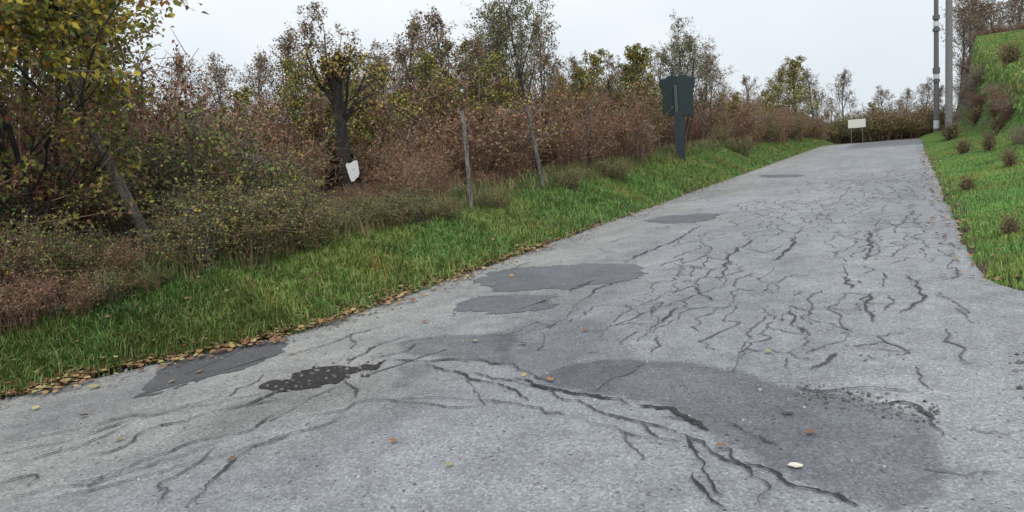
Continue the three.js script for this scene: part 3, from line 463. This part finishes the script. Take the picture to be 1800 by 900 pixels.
// ---------------------------------------------------------------- green board on a post
{
  const b = onLand(1197, 284), d = depthOf(b), k = d / FPX;           // k: metres per photo pixel there
  const green = new THREE.MeshStandardMaterial({ color: rgb(0.010, 0.024, 0.026), roughness: 0.62 }), postMat = new THREE.MeshStandardMaterial({ color: rgb(0.022, 0.034, 0.043), roughness: 0.75 }), strip = new THREE.MeshStandardMaterial({ color: rgb(0.06, 0.085, 0.075), roughness: 0.7 });
  const t = thing('sign_kiosk', 'dark green double board sign on a single thick post in the verge', 'sign', [b.x, b.y, b.z]); t.lookAt(EYE.x, b.y, EYE.z);
  const box = (w, h, dd, x, y, z) => new THREE.BoxGeometry(w, h, dd).translate(x, y, z);
  part('post', box(16 * k, 86 * k + 0.3, 16 * k, 0, 43 * k - 0.15, 0), postMat, t);
  part('post_strip', box(5 * k, 52 * k, 0.05, -3 * k, 106 * k, 0.095), strip, t);
  for (const s of [-1, 1]) {
    const w = 26.5 * k, sh = new THREE.Shape(), y0 = (s < 0 ? 80 : 78) * k, y1 = 138 * k;
    sh.moveTo(0, y0 + 2 * k); sh.lineTo(w * 0.55, y0); sh.quadraticCurveTo(w * 0.7, y0 + 7 * k, w * 0.82, y0 + (s < 0 ? 6 : -3) * k); sh.quadraticCurveTo(w * 1.0, y0 - 1 * k, w * 0.98, y0 + 7 * k); sh.lineTo(w * 0.93, y0 + 22 * k); sh.lineTo(w * 0.96, y0 + 24 * k); sh.lineTo(w * 0.96, y0 + 46 * k); sh.lineTo(w * 1.12, y1 - 6 * k); sh.lineTo(w * 1.1, y1 + 3 * k); sh.quadraticCurveTo(w * 0.75, y1 + 4 * k, w * 0.62, y1 + 8 * k); sh.quadraticCurveTo(w * 0.3, y1 + 13 * k, 0, y1 + 8 * k); sh.closePath();
    const g = new THREE.ExtrudeGeometry(sh, { depth: 0.07, bevelEnabled: true, bevelSize: 0.012, bevelThickness: 0.012, bevelSegments: 2, curveSegments: 8 }); g.translate(0.004, 0, -0.03);
    if (s < 0) { g.scale(-1, 1, 1); const ix = g.index; if (ix) { for (let i = 0; i < ix.count; i += 3) { const a = ix.getX(i); ix.setX(i, ix.getX(i + 2)); ix.setX(i + 2, a); } } else { for (const nm of ['position', 'normal', 'uv']) { const a = g.attributes[nm], q = a.itemSize; for (let i = 0; i < a.count; i += 3) for (let j = 0; j < q; j++) { const u = a.array[i * q + j]; a.array[i * q + j] = a.array[(i + 2) * q + j]; a.array[(i + 2) * q + j] = u; } } } }
    g.computeVertexNormals();
    const p = part('board', g, green, t); p.rotation.y = s * 0.12;
    part('cap', new THREE.CylinderGeometry(0.03, 0.03, w * 1.05, 10).rotateZ(Math.PI / 2).translate(s * w * 0.56, y1 + 5 * k, 0.02), green, p);
  }
}

// ---------------------------------------------------------------- utility poles, the far white sign
function pole(px, py, w, h, label, tone, bands) {
  const z0 = w, b = alongRay(px, py, z0), y = land(b.x, b.z), t = thing('utility_pole', label, 'pole', [b.x, y, b.z], 0, 'utility poles beside the road');
  const mat = new THREE.MeshStandardMaterial({ color: rgb(tone, tone * 0.98, tone * 0.97), roughness: 0.9, map: asphaltMap });
  const r = h[1]; part('shaft', new THREE.CylinderGeometry(r * 0.72, r, h[0], 16, 6).translate(0, h[0] / 2 - 0.3, 0), mat, t);
  for (const [yy, hh, pale] of bands) part(pale ? 'pale_band' : 'collar', new THREE.CylinderGeometry(r * (pale ? 1.0 : 1.25), r * (pale ? 1.0 : 1.25), hh, 16).translate(0, yy, 0), new THREE.MeshStandardMaterial({ color: pale ? rgb(0.6, 0.63, 0.66) : rgb(0.12, 0.12, 0.125), roughness: 0.6 }), t);
  part('step_bolt', new THREE.CylinderGeometry(0.015, 0.015, r * 4, 6).rotateZ(Math.PI / 2).translate(0, h[0] * 0.8, 0), mat, t);
  return t;
}
pole(1646, 205, 47, [11, 0.165], 'slim grey utility pole with two pale bands and dark collars', 0.20, [[3.55, 0.3, 1], [3.27, 0.16, 0], [3.9, 0.36, 0], [6.75, 0.3, 1], [6.4, 0.2, 0], [7.15, 0.26, 0], [0.55, 0.5, 1]]);
pole(1668, 225, 33, [12, 0.155], 'stout weathered grey utility pole on the grass verge', 0.30, []);
{
  const d = 53, c = alongRay(1506, 217, d), y = land(c.x, c.z), t = thing('road_sign', 'small white rectangular road sign at the end of the road', 'sign', [c.x, y, c.z]); t.lookAt(EYE.x, y, EYE.z);
  const k = d / FPX, white = new THREE.MeshStandardMaterial({ color: rgb(0.78, 0.78, 0.70), roughness: 0.5 }), steel = new THREE.MeshStandardMaterial({ color: rgb(0.2, 0.2, 0.2), roughness: 0.6, metalness: 0.5 });
  part('panel', new THREE.BoxGeometry(28 * k, 14.5 * k, 0.02).translate(0, c.y - y, 0.04), white, t);
  for (const s of [-1, 1]) part('post', new THREE.CylinderGeometry(0.03, 0.03, c.y - y + 0.5, 8).translate(s * 9 * k, (c.y - y) / 2, 0), steel, t);
}

// ---------------------------------------------------------------- brush beyond the crest and on the cut bank
{
  const R = rng(1200);
  for (let k = 0; k < 26; k++) { const px = 1470 + k * 7 + R() * 4, d = 59 + R() * 5, q = alongRay(px, 240, d), s = 1.3 + 0.4 * R(), dark = px < 1545; plantShrub(dark || k % 3 === 0 ? oliveS[k % 2] : brown[k % 3], 'crest_bush', dark ? 'low olive bush below the white sign past the crest' : k % 3 === 0 ? 'low olive bush in the hedge closing the road end' : 'low brown bush in the hedge closing the road end', [q.x, land(q.x, q.z) - 0.05, q.z], R() * 6.28, [s * 1.3, s * (0.65 + 0.45 * R()), s * 1.3], dark ? 'bushes below the white sign' : 'bushes at the road end', 'bush'); }
  for (let k = 0; k < 17; k++) { const t = R(), q = onLand(1684 + 122 * t + (R() - 0.5) * 14, 140 + 78 * t + (R() + R() - 1) * 46); if (!q || q.x < 1.4) continue; const s = clamp(depthOf(q) / FPX * 30 / 1.3, 0.25, 1.1) * (0.7 + 0.5 * R()); plantShrub(R() < 0.7 ? greyS : brown[k % 3], 'bank_bush', 'grey brown scrub bush on the steep cut bank', [q.x, q.y - 0.05, q.z], R() * 6.28, [s * 1.3, s, s * 1.3], 'scrub on the cut bank', 'bush'); }
  for (let k = 0; k < 26; k++) { const x = 5.6 + k * 0.72, z = -83 - R() * 4, s = 0.35 + 0.35 * R(); plantShrub(R() < 0.6 ? brown[k % 3] : redS[0], 'hilltop_bush', 'brown bush in the row along the top of the green hill', [x, land(x, z) - 0.05, z], R() * 6.28, [s * 1.2, s, s * 1.2], 'bushes along the hilltop', 'bush'); }
  for (const [px, py, d] of [[1690, 20, 86], [1712, -20, 88], [1735, 5, 90], [1758, 10, 87], [1782, -10, 88], [1805, 0, 90], [1720, 30, 96]]) { const q = alongRay(px, py, d), y = land(q.x, q.z), h = q.y - y; plantTree(kinds.bare[Math.floor(R() * 2)], 'hilltop_tree', 'bare grey tree in the row on top of the green hill', [q.x, y, q.z], R() * 6.28, h / 6.1, 'bare trees along the hilltop', M.dryLeaf); }
  // knee-high dead tufts dotted over the mown bank
  const tuft = shrubShapes({ seed: 510, canes: 40, base: 0.16, height: 0.55, arch: 0.12, shoots: 5, leaves: 5, leafSize: 0.05, cane: [['cane', 1], ['darkbark', 1]], mix: [['brown', 3], ['olive', 3], ['darkgreen', 2]] });
  for (const [px, py] of [[1693, 272], [1718, 218], [1754, 236], [1774, 296], [1775, 418], [1672, 246], [1738, 268], [1700, 338], [1775, 115], [1752, 206]]) { const q = onLand(px, py); if (!q) continue; const s = clamp(depthOf(q) / FPX * 30 / 0.6, 0.35, 1.6); plantShrub(tuft, 'dead_tuft', 'small upright tuft of dead brown stalks on the mown bank', [q.x, q.y - 0.02, q.z], px, [s * (0.5 + 0.5 * R()), s * (0.75 + 0.4 * R()), s * 0.7], 'dead tufts on the right bank', 'plant'); }
}

// ---------------------------------------------------------------- grass, fallen leaves, loose stones
function bladeTuft(seed, n, h, w, lean, spread) {
  const R = rng(seed), p = [], c = [], idx = [];
  for (let k = 0; k < n; k++) {
    const az = R() * 6.283, r = Math.sqrt(R()) * spread, x = Math.cos(az) * r, z = Math.sin(az) * r, a2 = R() * 6.283, H = h * (0.5 + 0.7 * R()), l = H * lean * (0.2 + R()), dx = Math.cos(a2), dz = Math.sin(a2), sx = -dz * w * (0.6 + 0.6 * R()), sz = dx * w, b = p.length / 3, v = 0.75 + 0.5 * R(), dry = R() < 0.12;
    p.push(x - sx, -0.02, z - sz, x + sx, -0.02, z + sz, x + dx * l * 0.35 - sx * 0.7, H * 0.6, z + dz * l * 0.35 - sz * 0.7, x + dx * l * 0.35 + sx * 0.7, H * 0.6, z + dz * l * 0.35 + sz * 0.7, x + dx * l, H * (1 - lean * 0.25), z + dz * l);
    const col = dry ? [2.0, 1.1, 2.0] : [1, 1, 1]; for (let i = 0; i < 5; i++) c.push(v * col[0], v * col[1], v * col[2]);
    idx.push(b, b + 1, b + 2, b + 1, b + 3, b + 2, b + 2, b + 3, b + 4);
  }
  const g = new THREE.BufferGeometry(); g.setAttribute('position', new THREE.Float32BufferAttribute(p, 3)); g.setAttribute('color', new THREE.Float32BufferAttribute(c, 3)); g.setIndex(idx); g.computeVertexNormals(); return g;
}
function scatter(name, label, geo, mat, spots) {
  const m = new THREE.InstancedMesh(geo, mat, spots.length), o = new THREE.Object3D(); m.name = name; m.castShadow = m.receiveShadow = true;
  spots.forEach((s, i) => { o.position.set(s.x, s.y, s.z); o.rotation.set(s.rx || 0, s.ry, s.rz || 0); o.scale.set(s.s, s.sy ?? s.s, s.s); o.updateMatrix(); m.setMatrixAt(i, o.matrix); m.setColorAt(i, s.c); });
  m.userData.kind = 'stuff'; tag(m, label, name.includes('grass') ? 'grass' : name.includes('leaves') ? 'leaves' : 'gravel'); scene.add(m); return m;
}
{
  const R = rng(600), spots = [[], [], []], put = (b, x, z, s, bright) => { const n = fbm(x * 0.9, z * 0.9, 3, 81), n2 = fbm(x * 3, z * 3, 2, 84), v = bright * (0.7 + 0.6 * n2); b.push({ x, y: land(x, z), z, ry: R() * 6.28, rx: (R() - 0.5) * 0.4, rz: (R() - 0.5) * 0.4, s, sy: s * (0.7 + 0.6 * n), c: rgb(v * (0.105 + 0.16 * Math.max(0, n - 0.42) + 0.03 * R()), v * (0.245 + 0.03 * R()), v * 0.05) }); };
  for (let k = 0; k < 30000; k++) {                                  // left verge
    const Z = 0.8 + R() ** 1.7 * 55, w = 2.0 + (fbm(Z * 0.9, 1, 3, 31) - 0.5) * 1.2, u = R() * w - 0.02, x = table(LEFT, Z) - u; if (R() < smooth(w * 0.6, w, u) * 0.6 || R() < (1 - smooth(0.05, 0.35, u)) * 0.75) continue;
    put(spots[0], x, -Z, 0.8 + 0.5 * R() + Math.min(0.5, Z * 0.01), (Z < 5 ? 0.75 : 1.05));
  }
  for (let k = 0; k < 26000; k++) {                                  // right verge
    const Z = 7.2 + R() ** 1.6 * 52, u = R() * 2.9, x = table(RIGHT, Z) + u; if (R() < (1 - smooth(0, 0.45, u)) * 0.8) continue; put(spots[1], x, -Z, 0.75 + 0.3 * R(), 1.05);
  }
  for (let k = 0; k < 26000; k++) { const Z = 19 + R() * 64, x = 3.4 + R() * (3 + Z * 0.16); put(spots[2], x, -Z, 1.1 + 0.9 * R(), 1.0); }
  scatter('verge_grass', 'green roadside grass strip between the brush and the road', bladeTuft(1, 18, 0.088, 0.0042, 0.85, 0.08), M.blade, spots[0]);
  scatter('bank_grass', 'short green grass on the right roadside bank', bladeTuft(2, 16, 0.075, 0.0045, 0.6, 0.085), M.blade, spots[1]);
  scatter('hill_grass', 'green grass on the hill above the cut bank', bladeTuft(3, 16, 0.10, 0.008, 0.6, 0.13), M.blade, spots[2]);
  const dry = [];
  for (let k = 0; k < 3800; k++) { const Z = 1 + R() ** 1.5 * 50, u = 1.3 + R() * 1.3, x = table(LEFT, Z) - u, v = 0.7 + 0.6 * R(), g = R(); dry.push({ x, y: land(x, -Z), z: -Z, ry: R() * 6.28, s: 0.5 + R() * 0.8, c: g < 0.7 ? rgb(0.11 * v, 0.17 * v, 0.045 * v) : rgb(0.24 * v, 0.19 * v, 0.09 * v) }); }
  scatter('weed_grass', 'taller dry weedy grass along the foot of the brush', bladeTuft(4, 12, 0.3, 0.005, 0.55, 0.08), M.blade, dry);
}
{
  // one curled leaf: five-pointed outline bent along its middle
  const sh = new THREE.Shape(); const N = 15; for (let i = 0; i < N; i++) { const a = i / N * 6.283, r = 0.5 * (0.62 + 0.38 * Math.abs(Math.cos(a * 2.5))); i ? sh.lineTo(Math.cos(a) * r, Math.sin(a) * r) : sh.moveTo(r, 0); }
  const lg = new THREE.ShapeGeometry(sh); lg.rotateX(-Math.PI / 2); { const q = lg.attributes.position; for (let i = 0; i < q.count; i++) q.setY(i, Math.abs(q.getX(i)) * 0.35 + q.getZ(i) ** 2 * 0.4 + 0.03); lg.computeVertexNormals(); }
  const R = rng(700), cols = [[0.25, 0.125, 0.06], [0.19, 0.10, 0.055], [0.30, 0.175, 0.08], [0.14, 0.08, 0.05], [0.33, 0.24, 0.12], [0.38, 0.31, 0.12]], leaves = [];
  const put = (x, z, s, y, c) => { const v = 0.7 + 0.5 * R(), q = c || cols[Math.floor(R() ** 1.3 * cols.length)]; leaves.push({ x, y, z, ry: R() * 6.28, rx: (R() - 0.5) * 0.7, rz: (R() - 0.5) * 0.7, s: s * (0.7 + 0.6 * R()), c: rgb(q[0] * v, q[1] * v, q[2] * v) }); };
  for (let k = 0; k < 2800; k++) { const Z = 0.8 + R() ** 1.5 * 45, g = (R() + R() + R() - 1.5) * 0.32 * (0.6 + fbm(Z * 1.3, 7, 3, 91)), u = 0.12 + g, x = table(LEFT, Z) - u; if (Z > 14 && R() < 0.5) continue; put(x, -Z, 0.047, Math.max(0.004, land(x, -Z)) + 0.012); }
  for (let k = 0; k < 3200; k++) { const Z = 1.2 + R() ** 1.4 * 9, cl = fbm(Z * 2.3, 3, 3, 93), u = 0.08 + (R() + R() - 1) * (0.16 + 0.9 * Math.max(0, cl - 0.42)), x = table(LEFT, Z) - u; put(x, -Z, 0.05, Math.max(0.004, land(x, -Z)) + 0.015 + R() * 0.02); }
  for (let k = 0; k < 900; k++) { const Z = 1 + R() ** 1.5 * 16, u = R() * 2.2, x = table(LEFT, Z) - u; put(x, -Z, 0.045, land(x, -Z) + 0.04 + R() * 0.04); }
  for (let k = 0; k < 4000; k++) { const Z = 1 + R() * 40, u = 1.4 + R() * 4, x = table(LEFT, Z) - u; put(x, -Z, 0.07, land(x, -Z) + 0.02); }
  for (let k = 0; k < 700; k++) { const Z = 7.5 + R() * 30, x = table(RIGHT, Z) + (R() + R() - 1) * 0.35; put(x, -Z, 0.05, Math.max(0.004, land(x, -Z)) + 0.012); }
  for (let k = 0; k < 40; k++) { const Z = 2.5 + R() ** 1.5 * 14, x = -4.8 + R() ** 2.2 * 4.6; put(x, -Z, 0.05, 0.012); }
  for (const [px, py, c] of [[64, 721, 5], [165, 684, 5], [513, 624, 4], [788, 515, 0], [1350, 622, 5], [1268, 790, 1], [180, 640, 4], [776, 490, 4]]) { const q = onRoad(px, py); put(q.x, q.z, 0.06, 0.014, cols[c]); }
  scatter('fallen_leaves', 'brown and orange fallen leaves gathered along the road edge', lg, M.litter, leaves);

  const pebble = new THREE.IcosahedronGeometry(0.5, 0), grit = []; { const q = pebble.attributes.position; for (let i = 0; i < q.count; i++) { const k = 0.75 + 0.5 * hash(Math.round(q.getX(i) * 90), Math.round(q.getY(i) * 90 + q.getZ(i) * 50), 5); q.setXYZ(i, q.getX(i) * k, q.getY(i) * k * 0.6, q.getZ(i) * k); } pebble.computeVertexNormals(); }
  const stone = (x, z, s, v, y = 0) => grit.push({ x, y: y + s * 0.12, z, ry: R() * 6.28, rx: R(), s, c: rgb(v * 1.0, v * 0.98, v * 0.95) });
  for (let k = 0; k < 2600; k++) { const Z = 2 + R() ** 1.6 * 18, x = -4.8 + R() * 5.2; stone(x, -Z, 0.006 + R() ** 3 * 0.016, R() < 0.55 ? 0.08 + R() * 0.08 : 0.25 + R() * 0.2); }
  for (let k = 0; k < 4200; k++) { const Z = 1 + R() ** 1.5 * 22, x = table(LEFT, Z) + (R() + R() + R() - 1.2) * 0.34 * (0.5 + fbm(Z * 1.9, 4, 3, 99)); stone(x, -Z, 0.006 + R() ** 3 * 0.03, 0.08 + R() * 0.18); }
  for (let k = 0; k < 190; k++) { const t = R(), q = onRoad(470 + t * 190 + (R() - 0.5) * 20, 678 - t * 36 + (R() + R() - 1) * 20); stone(q.x, q.z, 0.005 + R() ** 4 * 0.04, 0.05 + R() * 0.13, 0.004); }
  for (let k = 0; k < 300; k++) { const t = R(), q = onRoad(1400 + t * 250, 690 + t * 40 + (R() + R() - 1) * 26); stone(q.x, q.z, 0.005 + R() ** 3 * 0.02, 0.06 + R() * 0.16, 0.004); }
  for (let k = 0; k < 900; k++) { const Z = 2.7 + R() * 2.6, x = 0.5 + Math.abs(R() + R() - 1) * 0.9; stone(x, -Z, 0.006 + R() ** 3 * 0.035, 0.05 + R() * 0.16); }
  scatter('loose_gravel', 'loose grit and small stones scattered over the asphalt', pebble, M.stone, grit);
  const q = onRoad(1400, 822), chip = new THREE.Mesh(pebble.clone().scale(0.075, 0.03, 0.045), new THREE.MeshStandardMaterial({ color: rgb(0.62, 0.58, 0.47), roughness: 0.9 })); chip.name = 'pale_stone'; chip.position.set(q.x, 0.014, q.z); tag(chip, 'single pale flat stone lying on the dark asphalt patch', 'stone'); scene.add(shadow(chip));
}
renderer.render(scene, camera);
